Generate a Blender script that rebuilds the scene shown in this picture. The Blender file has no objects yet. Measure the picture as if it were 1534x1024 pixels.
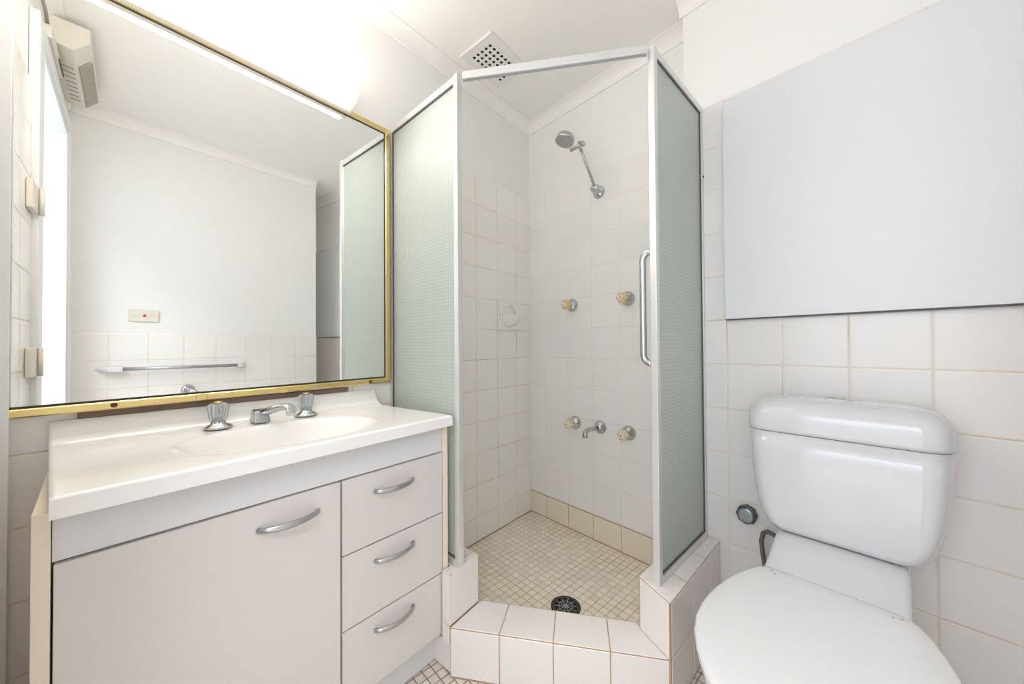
import bpy, bmesh, math, random
from mathutils import Vector, Matrix
random.seed(4)
SC = bpy.context.scene
COL = SC.collection

# ------------------------------------------------------------------ camera
cam_d = bpy.data.cameras.new('camera')
cam_d.sensor_width = 36.0
cam_d.lens = 533.005 / 1534 * 36.0
cam_d.clip_start = 0.02
cam = bpy.data.objects.new('camera', cam_d)
COL.objects.link(cam)
YAW, PITCH, ROLL = 0.7053, 0.0117, -0.0064
_f = Vector((-math.sin(YAW)*math.cos(PITCH), math.cos(YAW)*math.cos(PITCH), math.sin(PITCH)))
_r = Vector((math.cos(YAW), math.sin(YAW), 0)); _u = _r.cross(_f)
_r2 = math.cos(ROLL)*_r + math.sin(ROLL)*_u
_u2 = -math.sin(ROLL)*_r + math.cos(ROLL)*_u
mw = Matrix((( _r2.x, _u2.x, -_f.x, 1.2555), (_r2.y, _u2.y, -_f.y, -1.6365), (_r2.z, _u2.z, -_f.z, 0.9460), (0, 0, 0, 1)))
cam.matrix_world = mw
SC.camera = cam

# ------------------------------------------------------------------ world, exposure, daylight
w = bpy.data.worlds.new('world'); SC.world = w; w.use_nodes = True
w.node_tree.nodes['Background'].inputs[0].default_value = (0.75, 0.87, 1.0, 1)
w.node_tree.nodes['Background'].inputs[1].default_value = 1.0
vs = SC.view_settings
vs.view_transform = 'Standard'; vs.look = 'None'; vs.gamma = 1.0; vs.use_curve_mapping = False
vs.exposure = 0.80
cy = SC.cycles
cy.max_bounces = 16; cy.diffuse_bounces = 10; cy.glossy_bounces = 8; cy.transmission_bounces = 8; cy.transparent_max_bounces = 12; cy.caustics_reflective = True

LAMP_POWER = 11.5
def area(name, loc, target, sx, sy, power, col):
    d = bpy.data.lights.new(name, 'AREA'); d.shape = 'RECTANGLE'; d.size = sx; d.size_y = sy
    d.energy = power; d.color = col
    o = bpy.data.objects.new(name, d); COL.objects.link(o); o.location = loc
    o.rotation_euler = (Vector(target) - Vector(loc)).to_track_quat('-Z', 'Y').to_euler()
    return o
# daylight of the hallway behind the open doorway
area('hallway_daylight', (1.15, -2.3, 2.15), (1.15, -3.3, 0.9), 1.8, 0.5, 56.0, (1.0, 0.985, 0.985))

# ------------------------------------------------------------------ frames
PSI = -0.1162
GA = math.atan2(0.08, 1.7)
FR = {'A': Matrix.Identity(4),
      'B': Matrix.Rotation(PSI, 4, 'Z') @ Matrix.Diagonal((1, 1, 1, 1)),
      'C': Matrix.Translation((0, -1.80, 0)) @ Matrix.Rotation(GA, 4, 'Z')}
# frame B: local x runs along the back wall, local -y comes into the room
D2 = 0.1123                                      # how far the toilet wall stands forward of the shower wall

# ------------------------------------------------------------------ materials
def nodes(name):
    m = bpy.data.materials.new(name); m.use_nodes = True
    nt = m.node_tree; b = nt.nodes['Principled BSDF']
    return m, nt, b
def simple(name, col, rough=0.5, metal=0.0, spec=0.5, coat=0.0, noise=0.0, nscale=20.0, bump=0.0):
    m, nt, b = nodes(name)
    b.inputs['Base Color'].default_value = (*col, 1); b.inputs['Roughness'].default_value = rough
    b.inputs['Metallic'].default_value = metal; b.inputs['Specular IOR Level'].default_value = spec
    b.inputs['Coat Weight'].default_value = coat; b.inputs['Coat Roughness'].default_value = 0.08
    tc = nt.nodes.new('ShaderNodeTexCoord'); n = nt.nodes.new('ShaderNodeTexNoise')
    n.inputs['Scale'].default_value = nscale; n.inputs['Detail'].default_value = 3
    nt.links.new(tc.outputs['Object'], n.inputs['Vector'])
    if noise > 0:
        r = nt.nodes.new('ShaderNodeMapRange'); r.inputs['To Min'].default_value = 1 - noise; r.inputs['To Max'].default_value = 1 + noise*0.3
        nt.links.new(n.outputs['Fac'], r.inputs['Value'])
        v = nt.nodes.new('ShaderNodeVectorMath'); v.operation = 'SCALE'; v.inputs[0].default_value = col
        nt.links.new(r.outputs[0], v.inputs['Scale']); nt.links.new(v.outputs[0], b.inputs['Base Color'])
    if bump > 0:
        bp = nt.nodes.new('ShaderNodeBump'); bp.inputs['Strength'].default_value = bump; bp.inputs['Distance'].default_value = 0.002
        nt.links.new(n.outputs['Fac'], bp.inputs['Height']); nt.links.new(bp.outputs[0], b.inputs['Normal'])
    return m

def tile_mat(name, au, av, u0, v0, tu, tv, g, base, grout_a, grout_b, rough=0.16, var=0.03, bot=None, dirt=0.5):
    """rectangular tile grid in object coordinates: au/av pick the axes; grout runs from a clean to a stained tone by noise"""
    m, nt, b = nodes(name); N = nt.nodes; L = nt.links
    tc = N.new('ShaderNodeTexCoord'); sp = N.new('ShaderNodeSeparateXYZ'); L.new(tc.outputs['Object'], sp.inputs[0])
    def math_(op, a, c=None, d=None):
        n = N.new('ShaderNodeMath'); n.operation = op
        for i, q in enumerate((a, c, d)):
            if q is None: continue
            if isinstance(q, (int, float)): n.inputs[i].default_value = q
            else: L.new(q, n.inputs[i])
        return n.outputs[0]
    def axis(ax, o0, t):
        s = math_('DIVIDE', math_('SUBTRACT', sp.outputs[ax], o0), t)
        fr = math_('FRACT', s); cell = math_('FLOOR', s)
        dist = math_('MULTIPLY', math_('SUBTRACT', 0.5, math_('ABSOLUTE', math_('SUBTRACT', fr, 0.5))), t)   # metres from the joint
        return dist, cell
    du, cu = axis(au, u0, tu); dv, cv = axis(av, v0, tv)
    d = math_('MINIMUM', du, dv)
    mr = N.new('ShaderNodeMapRange'); mr.inputs['From Min'].default_value = g*0.5; mr.inputs['From Max'].default_value = g*0.5 + 0.0006
    mr.inputs['To Min'].default_value = 1; mr.inputs['To Max'].default_value = 0; L.new(d, mr.inputs['Value'])
    n1 = N.new('ShaderNodeTexNoise'); n1.inputs['Scale'].default_value = 5.0; n1.inputs['Detail'].default_value = 4; L.new(tc.outputs['Object'], n1.inputs['Vector'])
    n1r = N.new('ShaderNodeMapRange'); n1r.inputs['From Min'].default_value = 0.62 - dirt*0.4; n1r.inputs['From Max'].default_value = 0.92 - dirt*0.4
    L.new(n1.outputs['Fac'], n1r.inputs['Value'])
    gm = N.new('ShaderNodeMix'); gm.data_type = 'RGBA'; gm.inputs[6].default_value = (*grout_a, 1); gm.inputs[7].default_value = (*grout_b, 1)
    L.new(n1r.outputs[0], gm.inputs[0])
    wn = N.new('ShaderNodeTexWhiteNoise'); wn.noise_dimensions = '2D'
    cmb = N.new('ShaderNodeCombineXYZ'); L.new(cu, cmb.inputs[0]); L.new(cv, cmb.inputs[1]); L.new(cmb.outputs[0], wn.inputs['Vector'])
    vr = N.new('ShaderNodeMapRange'); vr.inputs['To Min'].default_value = 1 - var; vr.inputs['To Max'].default_value = 1.0; L.new(wn.outputs['Value'], vr.inputs['Value'])
    sc = N.new('ShaderNodeVectorMath'); sc.operation = 'SCALE'; sc.inputs[0].default_value = base; L.new(vr.outputs[0], sc.inputs['Scale'])
    mx = N.new('ShaderNodeMix'); mx.data_type = 'RGBA'; L.new(mr.outputs[0], mx.inputs[0]); L.new(sc.outputs[0], mx.inputs[6]); L.new(gm.outputs[2], mx.inputs[7])
    L.new(mx.outputs[2], b.inputs['Base Color'])
    rr = N.new('ShaderNodeMapRange'); rr.inputs['To Min'].default_value = rough; rr.inputs['To Max'].default_value = 0.85; L.new(mr.outputs[0], rr.inputs['Value']); L.new(rr.outputs[0], b.inputs['Roughness'])
    # pillowed tile edges
    hr = N.new('ShaderNodeMapRange'); hr.interpolation_type = 'SMOOTHSTEP'; hr.inputs['From Min'].default_value = g*0.3; hr.inputs['From Max'].default_value = g*0.5 + min(0.004, tu*0.08)
    L.new(d, hr.inputs['Value'])
    bp = N.new('ShaderNodeBump'); bp.inputs['Strength'].default_value = 0.6; bp.inputs['Distance'].default_value = 0.0012
    n2 = N.new('ShaderNodeTexNoise'); n2.inputs['Scale'].default_value = 9.0; n2.inputs['Detail'].default_value = 1; L.new(tc.outputs['Object'], n2.inputs['Vector'])
    hh = math_('ADD', hr.outputs[0], math_('MULTIPLY', n2.outputs['Fac'], 0.6)); L.new(hh, bp.inputs['Height']); L.new(bp.outputs[0], b.inputs['Normal'])
    b.inputs['Specular IOR Level'].default_value = 0.5
    return m

TILE = (0.90, 0.88, 0.855)
TILE2 = (0.83, 0.80, 0.775)
GA_, GB_ = (0.66, 0.60, 0.53), (0.50, 0.33, 0.19)
M = {}
T_ = 0.152
M['tile_A'] = tile_mat('wall_tile_left', 1, 2, -0.1255, 0.12, T_, T_, 0.0026, TILE, (0.76, 0.69, 0.61), (0.58, 0.42, 0.27), dirt=0.4)
M['tile_B'] = tile_mat('wall_tile_shower', 0, 2, 0.120, 0.12, 0.1515, T_, 0.0026, TILE, (0.83, 0.79, 0.74), (0.66, 0.54, 0.40), dirt=0.12)
M['tile_B2'] = tile_mat('wall_tile_toilet', 0, 2, 1.0460, 0.12, T_, T_, 0.0028, TILE2, (0.80, 0.70, 0.58), (0.62, 0.46, 0.30), dirt=0.4)
M['tile_D'] = tile_mat('wall_tile_right', 1, 2, -0.978, 0.12, T_, T_, 0.0024, TILE, (0.80, 0.72, 0.62), (0.62, 0.48, 0.34), dirt=0.2)
M['tile_C'] = tile_mat('wall_tile_front', 0, 2, 0.67, 0.12, T_, T_, 0.0024, TILE, (0.62, 0.56, 0.48), (0.50, 0.36, 0.22), dirt=0.2)
M['mosaic'] = tile_mat('floor_mosaic', 0, 1, 0.0, 0.0, 0.0287, 0.0287, 0.0030, (0.86, 0.80, 0.73), (0.34, 0.23, 0.14), (0.40, 0.22, 0.09), rough=0.3, var=0.22, dirt=0.5)
M['mosaic_sh'] = tile_mat('shower_mosaic', 0, 1, 0.01, 0.007, 0.0302, 0.0302, 0.0022, (0.93, 0.855, 0.72), (0.72, 0.60, 0.45), (0.46, 0.31, 0.18), rough=0.3, var=0.12, dirt=0.5)
M['hobtile'] = simple('hob_tile', (0.84, 0.79, 0.76), 0.14, coat=0.3)
M['hobgrout'] = simple('hob_grout', (0.56, 0.37, 0.22), 0.85, noise=0.45, nscale=14)
M['paint'] = simple('white_wall_paint', (0.86, 0.855, 0.84), 0.55, bump=0.05, nscale=60)
M['ceil'] = simple('ceiling_paint', (0.90, 0.885, 0.865), 0.7, bump=0.04, nscale=40)
M['board'] = simple('painted_board', (0.765, 0.768, 0.778), 0.4)
M['trim'] = simple('gloss_trim', (0.83, 0.84, 0.85), 0.3)
M['cream'] = simple('cream_plastic', (0.78, 0.73, 0.64), 0.4)
M['hall'] = simple('hallway_paint', (0.56, 0.61, 0.67), 0.6)
M['ceramic'] = simple('white_vitreous_china', (0.68, 0.68, 0.69), 0.06, coat=0.6)
M['plasticw'] = simple('white_seat_plastic', (0.73, 0.725, 0.725), 0.18, coat=0.2)
M['chrome'] = simple('chrome', (0.62, 0.64, 0.67), 0.12, metal=1.0)
M['satin'] = simple('satin_chrome', (0.50, 0.51, 0.53), 0.28, metal=1.0)
M['brushed'] = simple('brushed_nickel', (0.52, 0.51, 0.49), 0.3, metal=1.0)
M['alu'] = simple('anodised_aluminium', (0.74, 0.74, 0.73), 0.35, metal=0.55)
M['seal_shade'] = simple('dark_seal_and_shade', (0.10, 0.09, 0.085), 0.6)  # rubber seals, and dark strips that stand in for shaded gaps
M['brass'] = simple('polished_brass', (0.80, 0.62, 0.28), 0.22, metal=1.0)
M['black'] = simple('black_gasket', (0.02, 0.02, 0.025), 0.4)
M['redcap'] = simple('red_brown_cap', (0.16, 0.02, 0.015), 0.35)
M['mirror'] = simple('mirror_glass', (0.90, 0.91, 0.895), 0.0, metal=1.0)
M['front'] = simple('vanity_front_laminate', (0.70, 0.66, 0.635), 0.35)
M['carcass'] = simple('vanity_side_laminate', (0.84, 0.74, 0.60), 0.4)
M['fascia'] = simple('vanity_white_laminate', (0.73, 0.73, 0.73), 0.35)
M['top'] = simple('cultured_marble', (0.90, 0.885, 0.865), 0.22, coat=0.3)
M['knob'] = simple('yellowed_acrylic', (0.74, 0.56, 0.30), 0.25, coat=0.4)
M['knobpale'] = simple('pale_yellowed_acrylic', (0.78, 0.65, 0.47), 0.25, coat=0.4)
M['knobcap'] = simple('knob_cap', (0.82, 0.78, 0.68), 0.3)
M['soap'] = simple('soap_dish_ceramic', (0.90, 0.89, 0.87), 0.12, coat=0.4)
M['dark'] = simple('dark_void', (0.03, 0.022, 0.018), 0.9)
M['grime'] = simple('blackened_chrome', (0.10, 0.095, 0.085), 0.25, metal=1.0)
M['capface'] = simple('worn_cap_face', (0.33, 0.38, 0.40), 0.2, metal=0.8)
M['hose'] = simple('grey_hose', (0.16, 0.155, 0.15), 0.45, metal=0.3)
M['vent'] = simple('vent_plastic', (0.83, 0.82, 0.80), 0.4)
M['heater'] = simple('heater_enamel', (0.70, 0.67, 0.60), 0.4)
M['grille'] = simple('heater_grille', (0.42, 0.38, 0.32), 0.6, noise=0.3, nscale=60)
M['cable'] = simple('grey_cable', (0.35, 0.33, 0.29), 0.5)
M['red'] = simple('red_rocker', (0.55, 0.03, 0.02), 0.3)
M['strip_brown'] = simple('mottled_brown', (0.22, 0.15, 0.11), 0.8, noise=0.5, nscale=12)
M['tube'] = simple('grey_metal_tube', (0.45, 0.46, 0.47), 0.35, metal=0.7)

def crystal():
    m, nt, b = nodes('clear_acrylic')
    b.inputs['Base Color'].default_value = (0.80, 0.84, 0.88, 1); b.inputs['Roughness'].default_value = 0.04
    b.inputs['Transmission Weight'].default_value = 0.75; b.inputs['IOR'].default_value = 1.49
    return m
M['crystal'] = crystal()

def obscured():
    m, nt, b = nodes('obscured_glass'); N = nt.nodes; L = nt.links
    N.remove(b); out = N['Material Output']
    tc = N.new('ShaderNodeTexCoord'); sp = N.new('ShaderNodeSeparateXYZ'); L.new(tc.outputs['Object'], sp.inputs[0])
    def wave(o, p):
        a = N.new('ShaderNodeMath'); a.operation = 'MULTIPLY'; a.inputs[1].default_value = math.pi / p; L.new(o, a.inputs[0])
        s = N.new('ShaderNodeMath'); s.operation = 'SINE'; L.new(a.outputs[0], s.inputs[0])
        q = N.new('ShaderNodeMath'); q.operation = 'ABSOLUTE'; L.new(s.outputs[0], q.inputs[0])
        return q.outputs[0]
    # the pane is built along its own local x
    mn = N.new('ShaderNodeMath'); mn.operation = 'MINIMUM'; L.new(wave(sp.outputs[0], 0.0115), mn.inputs[0]); L.new(wave(sp.outputs[2], 0.0115), mn.inputs[1])
    mr = N.new('ShaderNodeMapRange'); mr.inputs['From Min'].default_value = 0.0; mr.inputs['From Max'].default_value = 0.45; L.new(mn.outputs[0], mr.inputs['Value'])
    cm = N.new('ShaderNodeMix'); cm.data_type = 'RGBA'; cm.inputs[6].default_value = (0.70, 0.77, 0.72, 1); cm.inputs[7].default_value = (0.86, 0.92, 0.87, 1); L.new(mr.outputs[0], cm.inputs[0])
    bp = N.new('ShaderNodeBump'); bp.inputs['Strength'].default_value = 0.5; bp.inputs['Distance'].default_value = 0.001; L.new(mr.outputs[0], bp.inputs['Height'])
    di = N.new('ShaderNodeBsdfDiffuse'); tr = N.new('ShaderNodeBsdfTranslucent'); gl = N.new('ShaderNodeBsdfGlossy'); tp = N.new('ShaderNodeBsdfTransparent')
    for n in (di, tr): L.new(cm.outputs[2], n.inputs['Color']); L.new(bp.outputs[0], n.inputs['Normal'])
    gl.inputs['Roughness'].default_value = 0.25; L.new(bp.outputs[0], gl.inputs['Normal'])
    tp.inputs['Color'].default_value = (0.85, 0.93, 0.89, 1)
    m1 = N.new('ShaderNodeMixShader'); m1.inputs[0].default_value = 0.38; L.new(di.outputs[0], m1.inputs[1]); L.new(tr.outputs[0], m1.inputs[2])
    m2 = N.new('ShaderNodeMixShader'); m2.inputs[0].default_value = 0.22; L.new(m1.outputs[0], m2.inputs[1]); L.new(tp.outputs[0], m2.inputs[2])
    m3 = N.new('ShaderNodeMixShader'); fr = N.new('ShaderNodeFresnel'); fr.inputs[0].default_value = 1.35; L.new(fr.outputs[0], m3.inputs[0]); L.new(m2.outputs[0], m3.inputs[1]); L.new(gl.outputs[0], m3.inputs[2])
    L.new(m3.outputs[0], out.inputs['Surface'])
    return m
M['obscured'] = obscured()
def emis(name, col, s):
    m, nt, b = nodes(name); b.inputs['Base Color'].default_value = (0.9, 0.88, 0.82, 1)
    b.inputs['Emission Color'].default_value = (*col, 1); b.inputs['Emission Strength'].default_value = s
    return m
M['lamp'] = emis('lit_diffuser', (1.0, 0.94, 0.87), LAMP_POWER)
M['lampend'] = emis('diffuser_end', (1.0, 0.84, 0.62), 0.25)

# ------------------------------------------------------------------ mesh helpers
class MB:
    def __init__(s): s.bm = bmesh.new()
    def face(s, pts, mi=0):
        vs_ = [s.bm.verts.new(p) for p in pts]; f = s.bm.faces.new(vs_); f.material_index = mi; return f
    def box(s, x0, x1, y0, y1, z0, z1, mi=0):
        x0, x1 = min(x0, x1), max(x0, x1); y0, y1 = min(y0, y1), max(y0, y1); z0, z1 = min(z0, z1), max(z0, z1)
        return s.prism([(x0, y0), (x1, y0), (x1, y1), (x0, y1)], z0, z1, mi)
    def prism(s, poly, z0, z1, mi=0):
        a = [s.bm.verts.new((p[0], p[1], z0)) for p in poly]; b = [s.bm.verts.new((p[0], p[1], z1)) for p in poly]
        n = len(poly); fs = [s.bm.faces.new(list(reversed(a))), s.bm.faces.new(b)]
        for i in range(n): fs.append(s.bm.faces.new((a[i], a[(i+1) % n], b[(i+1) % n], b[i])))
        for f in fs: f.material_index = mi
        return fs
    def hull(s, a, b, mi=0):
        """loft between two equal rings, capped"""
        return s.loft([a, b], mi)
    def loft(s, rings, mi=0, cap=True, closed=True, smooth=False):
        vr = [[s.bm.verts.new(p) for p in r] for r in rings]; n = len(vr[0]); fs = []
        for i in range(len(vr)-1):
            for j in range(n if closed else n-1):
                fs.append(s.bm.faces.new((vr[i][j], vr[i][(j+1) % n], vr[i+1][(j+1) % n], vr[i+1][j])))
        for f in fs: f.smooth = smooth
        if cap and closed:
            fs.append(s.bm.faces.new(list(reversed(vr[0])))); fs.append(s.bm.faces.new(vr[-1]))
        for f in fs: f.material_index = mi
        return fs
    def tube(s, path, r, mi=0, n=12, cap=True):
        path = [Vector(p) for p in path]; rings = []
        t0 = (path[1]-path[0]).normalized(); up = Vector((0, 0, 1)) if abs(t0.z) < .9 else Vector((1, 0, 0))
        nrm = t0.cross(up).normalized()
        for i, p in enumerate(path):
            t = (path[min(i+1, len(path)-1)] - path[max(i-1, 0)]).normalized()
            nrm = (nrm - t*nrm.dot(t)).normalized(); bi = t.cross(nrm)
            rr = r[i] if isinstance(r, (list, tuple)) else r
            rings.append([p + nrm*math.cos(a)*rr + bi*math.sin(a)*rr for a in [2*math.pi*k/n for k in range(n)]])
        return s.loft(rings, mi, cap, True, True)
    def lathe(s, o, ax, prof, mi=0, n=24, flute=None):
        """prof: (distance along axis, radius) pairs; flute=(count, depth) scallops the radius"""
        o = Vector(o); ax = Vector(ax).normalized(); up = Vector((0, 0, 1)) if abs(ax.z) < .9 else Vector((1, 0, 0))
        e1 = ax.cross(up).normalized(); e2 = ax.cross(e1); rings = []
        for h, r in prof:
            ring = []
            for k in range(n):
                a = 2*math.pi*k/n; q = r
                if flute and r > flute[2]: q = r * (1 - flute[1]*(0.5-0.5*math.cos(flute[0]*a)))
                ring.append(o + ax*h + e1*math.cos(a)*q + e2*math.sin(a)*q)
            rings.append(ring)
        fs = s.loft(rings, mi, True, True, True)
        return fs
    def tile(s, c, nrm, g=0.0014, th=0.004, mi=0, bev=0.0018):
        """a raised tile with eased edges on the quad c (4 points), standing th above it"""
        c = [Vector(p) for p in c]; nrm = Vector(nrm).normalized(); ctr = sum(c, Vector())/4
        def ins(d):
            out = []
            for i in range(4):
                p, a, b_ = c[i], c[i-1], c[(i+1) % 4]
                e1 = (a-p).normalized(); e2 = (b_-p).normalized()
                sn = max(0.3, e1.cross(e2).length)
                out.append(p + (e1+e2)*d/sn)
            return out
        r0 = ins(g); r2 = ins(g+bev)
        rings = [r0, [p + nrm*(th-bev*0.7) for p in r0], [p + nrm*th for p in r2]]
        s.loft(rings, mi, True)
    def build(s, name, mats, parent=None, frame='A', bevel=0.0, sub=0, smooth=False, kind=None, origin=(0, 0, 0), seg=2):
        bmesh.ops.remove_doubles(s.bm, verts=s.bm.verts, dist=1e-6) if sub == -1 else None
        bmesh.ops.recalc_face_normals(s.bm, faces=s.bm.faces)
        root = parent
        while root is not None and root.parent is not None: root = root.parent
        off = Vector(root['_o']) if root is not None and '_o' in root else Vector(origin)
        for v in s.bm.verts: v.co -= off
        if smooth:
            for f in s.bm.faces: f.smooth = True
        me = bpy.data.meshes.new(name); s.bm.to_mesh(me); s.bm.free()
        for m in (mats if isinstance(mats, (list, tuple)) else [mats]): me.materials.append(M[m])
        o = bpy.data.objects.new(name, me); COL.objects.link(o)
        if parent is not None: o.parent = parent
        else:
            o.matrix_world = FR[frame] @ Matrix.Translation(off)
        if bevel > 0:
            md = o.modifiers.new('bevel', 'BEVEL'); md.width = bevel; md.segments = seg; md.limit_method = 'ANGLE'; md.angle_limit = 0.6
            wn = o.modifiers.new('wn', 'WEIGHTED_NORMAL'); 
            for p in me.polygons: p.use_smooth = True
        if kind: o['kind'] = kind
        return o

def thing(name, label, cat, origin, frame='A', group=None):
    o = bpy.data.objects.new(name, None); COL.objects.link(o); o.empty_display_size = 0.05
    o.matrix_world = FR[frame] @ Matrix.Translation(origin)
    o['_o'] = list(origin); o['label'] = label; o['category'] = cat
    if group: o['group'] = group
    return o
def tag(o, label, cat, group=None):
    o['label'] = label; o['category'] = cat
    if group: o['group'] = group
    return o
def copy_tree(o, parent=None):
    c = o.copy(); COL.objects.link(c)
    if parent is not None: c.parent = parent
    for ch in list(o.children): copy_tree(ch, c)
    return c
def struct(name, mb, mats, frame='A', **k): return mb.build(name, mats, None, frame, kind='structure', **k)

ZF, ZC, ZT = -0.030, 2.225, 1.79        # floor, ceiling, top of the tiled height
ZD = 1.032                               # tile top on the right wall

# ------------------------------------------------------------------ room shell
b = MB(); b.box(-0.10, 2.30, -1.80, 0.12, ZF-0.06, ZF); b.box(-0.10, 2.30, -3.40, -1.80, ZF-0.06, ZF, 0)
struct('floor', b, 'mosaic', 'B')
b = MB(); b.box(-0.25, 2.45, -2.15, 0.30, ZC, ZC+0.06); struct('ceiling', b, 'ceil', 'A')
# left wall (mirror wall): paint body, tile layer standing 10 mm proud
b = MB(); b.box(-0.12, -0.010, -1.86, 0.02, ZF, ZC, 0); b.box(-0.010, 0.0, -1.80, 0.0, ZF, ZT, 1)
struct('wall_left', b, ['paint', 'tile_A'])
b = MB(); b.box(-0.01, 0.91, 0.010, 0.12, ZF, ZC, 0); b.box(0.0, 0.91, 0.0, 0.010, ZF, ZT, 1)
struct('wall_back', b, ['paint', 'tile_B'], 'B')
b = MB(); b.box(0.910, 2.30, -D2+0.010, 0.12, ZF, ZC, 0); b.box(0.900, 2.30, -D2, -D2+0.010, ZF, ZT, 1); b.box(0.900, 0.910, -D2+0.010, -0.002, ZF, ZT, 1)
struct('wall_back_right', b, ['paint', 'tile_B2'], 'B')
b = MB(); b.box(1.710, 2.28, -1.86, -0.53, ZF, ZC, 0); b.box(1.700, 1.710, -1.86, -0.53, ZF, ZD, 1); b.box(2.15, 2.28, -0.53, -0.28, ZF, ZC, 0)
struct('wall_right', b, ['paint', 'tile_D'])
# front wall with the doorway
DX0, DX1, DZ = 0.80, 1.50, 1.97
b = MB()
b.box(-0.02, DX0-0.03, -0.10, -0.010, ZF, ZC, 0); b.box(DX1+0.03, 1.80, -0.10, -0.010, ZF, ZC, 0); b.box(DX0-0.03, DX1+0.03, -0.10, -0.010, DZ+0.03, ZC, 0)
b.box(0.0, 0.674, -0.010, 0.0, ZF, 1.792, 1)
struct('wall_front', b, ['paint', 'tile_C'], 'C')
# hallway beyond the doorway
b = MB(); b.box(-0.2, 2.6, -3.35, -3.25, ZF, ZC); struct('wall_hallway', b, 'hall')
b = MB(); b.box(-0.2, -0.1, -3.25, -2.0, ZF, ZC); struct('wall_hallway_left', b, 'hall')
b = MB(); b.box(2.5, 2.6, -3.25, -2.0, ZF, ZC); struct('wall_hallway_right', b, 'hall')
# door frame
b = MB()
for x0, x1 in ((DX0-0.03, DX0), (DX1, DX1+0.03)): b.box(x0, x1, -0.11, 0.006, ZF, DZ+0.03)
b.box(DX0, DX1, -0.11, 0.006, DZ, DZ+0.03)
door = struct('door_1', b, 'trim', 'C', bevel=0.002)
b = MB()
b.box(DX0-0.115, DX0-0.03, -0.009, 0.014, ZF, DZ+0.03); b.box(DX1+0.03, DX1+0.10, -0.009, 0.014, ZF, DZ+0.03); b.box(DX0-0.115, DX1+0.10, -0.009, 0.014, DZ+0.03, DZ+0.075)
struct('trim_1', b, 'trim', 'C', bevel=0.003)
# white board at the photograph's left edge, end of the mirror wall
b = MB(); b.prism([(0.001, -1.790), (0.001, -1.7510), (0.0264, -1.7510), (0.0264, -1.7465), (0.036, -1.7455), (0.036, -1.786)], ZF, ZC-0.055); struct('trim_2', b, 'trim', bevel=0.002)
# coved cornices
def cove(name, frame, p0, p1, nrm, wd=0.050):
    b = MB(); p0 = Vector((*p0, 0)); p1 = Vector((*p1, 0)); n = Vector((*nrm, 0)); rings = []
    prof = [(0, -wd), (0.006, -wd)] + [(wd - (wd-0.006)*math.cos(t), -wd + 0.0 + (wd-0.004)*math.sin(t)) for t in [0.2*k*math.pi/2 for k in range(6)]] + [(wd, 0), (0, 0)]
    for p in (p0, p1): rings.append([p + n*a + Vector((0, 0, ZC-0.0005+z)) for a, z in prof])
    b.loft(rings); return struct(name, b, 'ceil', frame)
cove('trim_3', 'A', (-0.0095, -1.78), (-0.0095, 0.0), (1, 0))
cove('trim_4', 'B', (0.0, 0.0095), (0.905, 0.0095), (0, -1))
cove('trim_5', 'B', (0.9, -D2+0.0095), (2.2, -D2+0.0095), (0, -1))
cove('trim_6', 'A', (1.7095, -0.53), (1.7095, -1.72), (-1, 0))
cove('trim_7', 'C', (0.0, -0.0095), (1.70, -0.0095), (0, 1))

# painted board over the toilet
b = MB(); b.box(1.047, 2.14, -D2-0.013, -D2-0.0005, 1.0290, 1.0325); struct('board_shadow', b, 'seal_shade', 'B')  # dark strip standing in for the shadow line under the board
b = MB(); b.box(1.046, 2.145, -D2-0.016, -D2-0.001, 1.033, 1.775)
tag(b.build('wall_board', 'board', None, 'B', bevel=0.0015, origin=(1.5, -D2, 1.033)), 'large plain white painted board covering the upper wall above the toilet', 'wall panel')

# ------------------------------------------------------------------ shower base
hob = thing('shower_hob', 'white tiled shower step with brown grout and two raised ends', 'shower step', (0.6, -0.75, ZF))
ZH, ZK = 0.270, 0.118
TH = 0.004
def P3(p, z): return (p[0], p[1], z)
# curb
o0, o1 = (0.425, -0.952), (0.956, -0.649); i0, i1 = (0.413, -0.812), (0.838, -0.578)
def inset(poly, d):
    c = (sum(p[0] for p in poly)/len(poly), sum(p[1] for p in poly)/len(poly))
    return [(p[0]+(c[0]-p[0])*d, p[1]+(c[1]-p[1])*d) for p in poly]
b = MB()
dv = Vector((o1[0]-o0[0], o1[1]-o0[1], 0)).normalized(); nout = Vector((dv.y, -dv.x, 0))
ob0 = Vector((*o0, 0)) - nout*TH; ob1 = Vector((*o1, 0)) - nout*TH
og0 = Vector((*o0, 0)) - nout*0.0012; og1 = Vector((*o1, 0)) - nout*0.0012
b.prism([(og0.x, og0.y), (og1.x, og1.y), i1, i0], ZF, ZK-0.0012, 1)
# top tiles and front tiles share their joints
jo = [(o0[0]+(o1[0]-o0[0])*q, o0[1]+(o1[1]-o0[1])*q) for q in (0, 0.243, 0.496, 0.750, 1)]
ji = [(i0[0]+(i1[0]-i0[0])*q, i0[1]+(i1[1]-i0[1])*q) for q in (0, 0.195, 0.503, 0.820, 1)]
for k in range(4):
    b.tile([P3(jo[k], ZK-TH), P3(jo[k+1], ZK-TH), P3(ji[k+1], ZK-TH), P3(ji[k], ZK-TH)], (0, 0, 1), mi=0)
    q0 = Vector((*jo[k], 0)) - nout*TH; q1 = Vector((*jo[k+1], 0)) - nout*TH
    b.tile([(q0.x, q0.y, ZF+0.004), (q1.x, q1.y, ZF+0.004), (q1.x, q1.y, ZK-0.003), (q0.x, q0.y, ZK-0.003)], nout, mi=0)
    r0 = Vector((*ji[k], 0)); r1 = Vector((*ji[k+1], 0))
    b.tile([(r0.x, r0.y, 0.001), (r1.x, r1.y, 0.001), (r1.x, r1.y, ZK-0.004), (r0.x, r0.y, ZK-0.004)], -nout, mi=0, th=0.003)
b.build('curb', ['hobtile', 'hobgrout'], hob)
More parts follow.
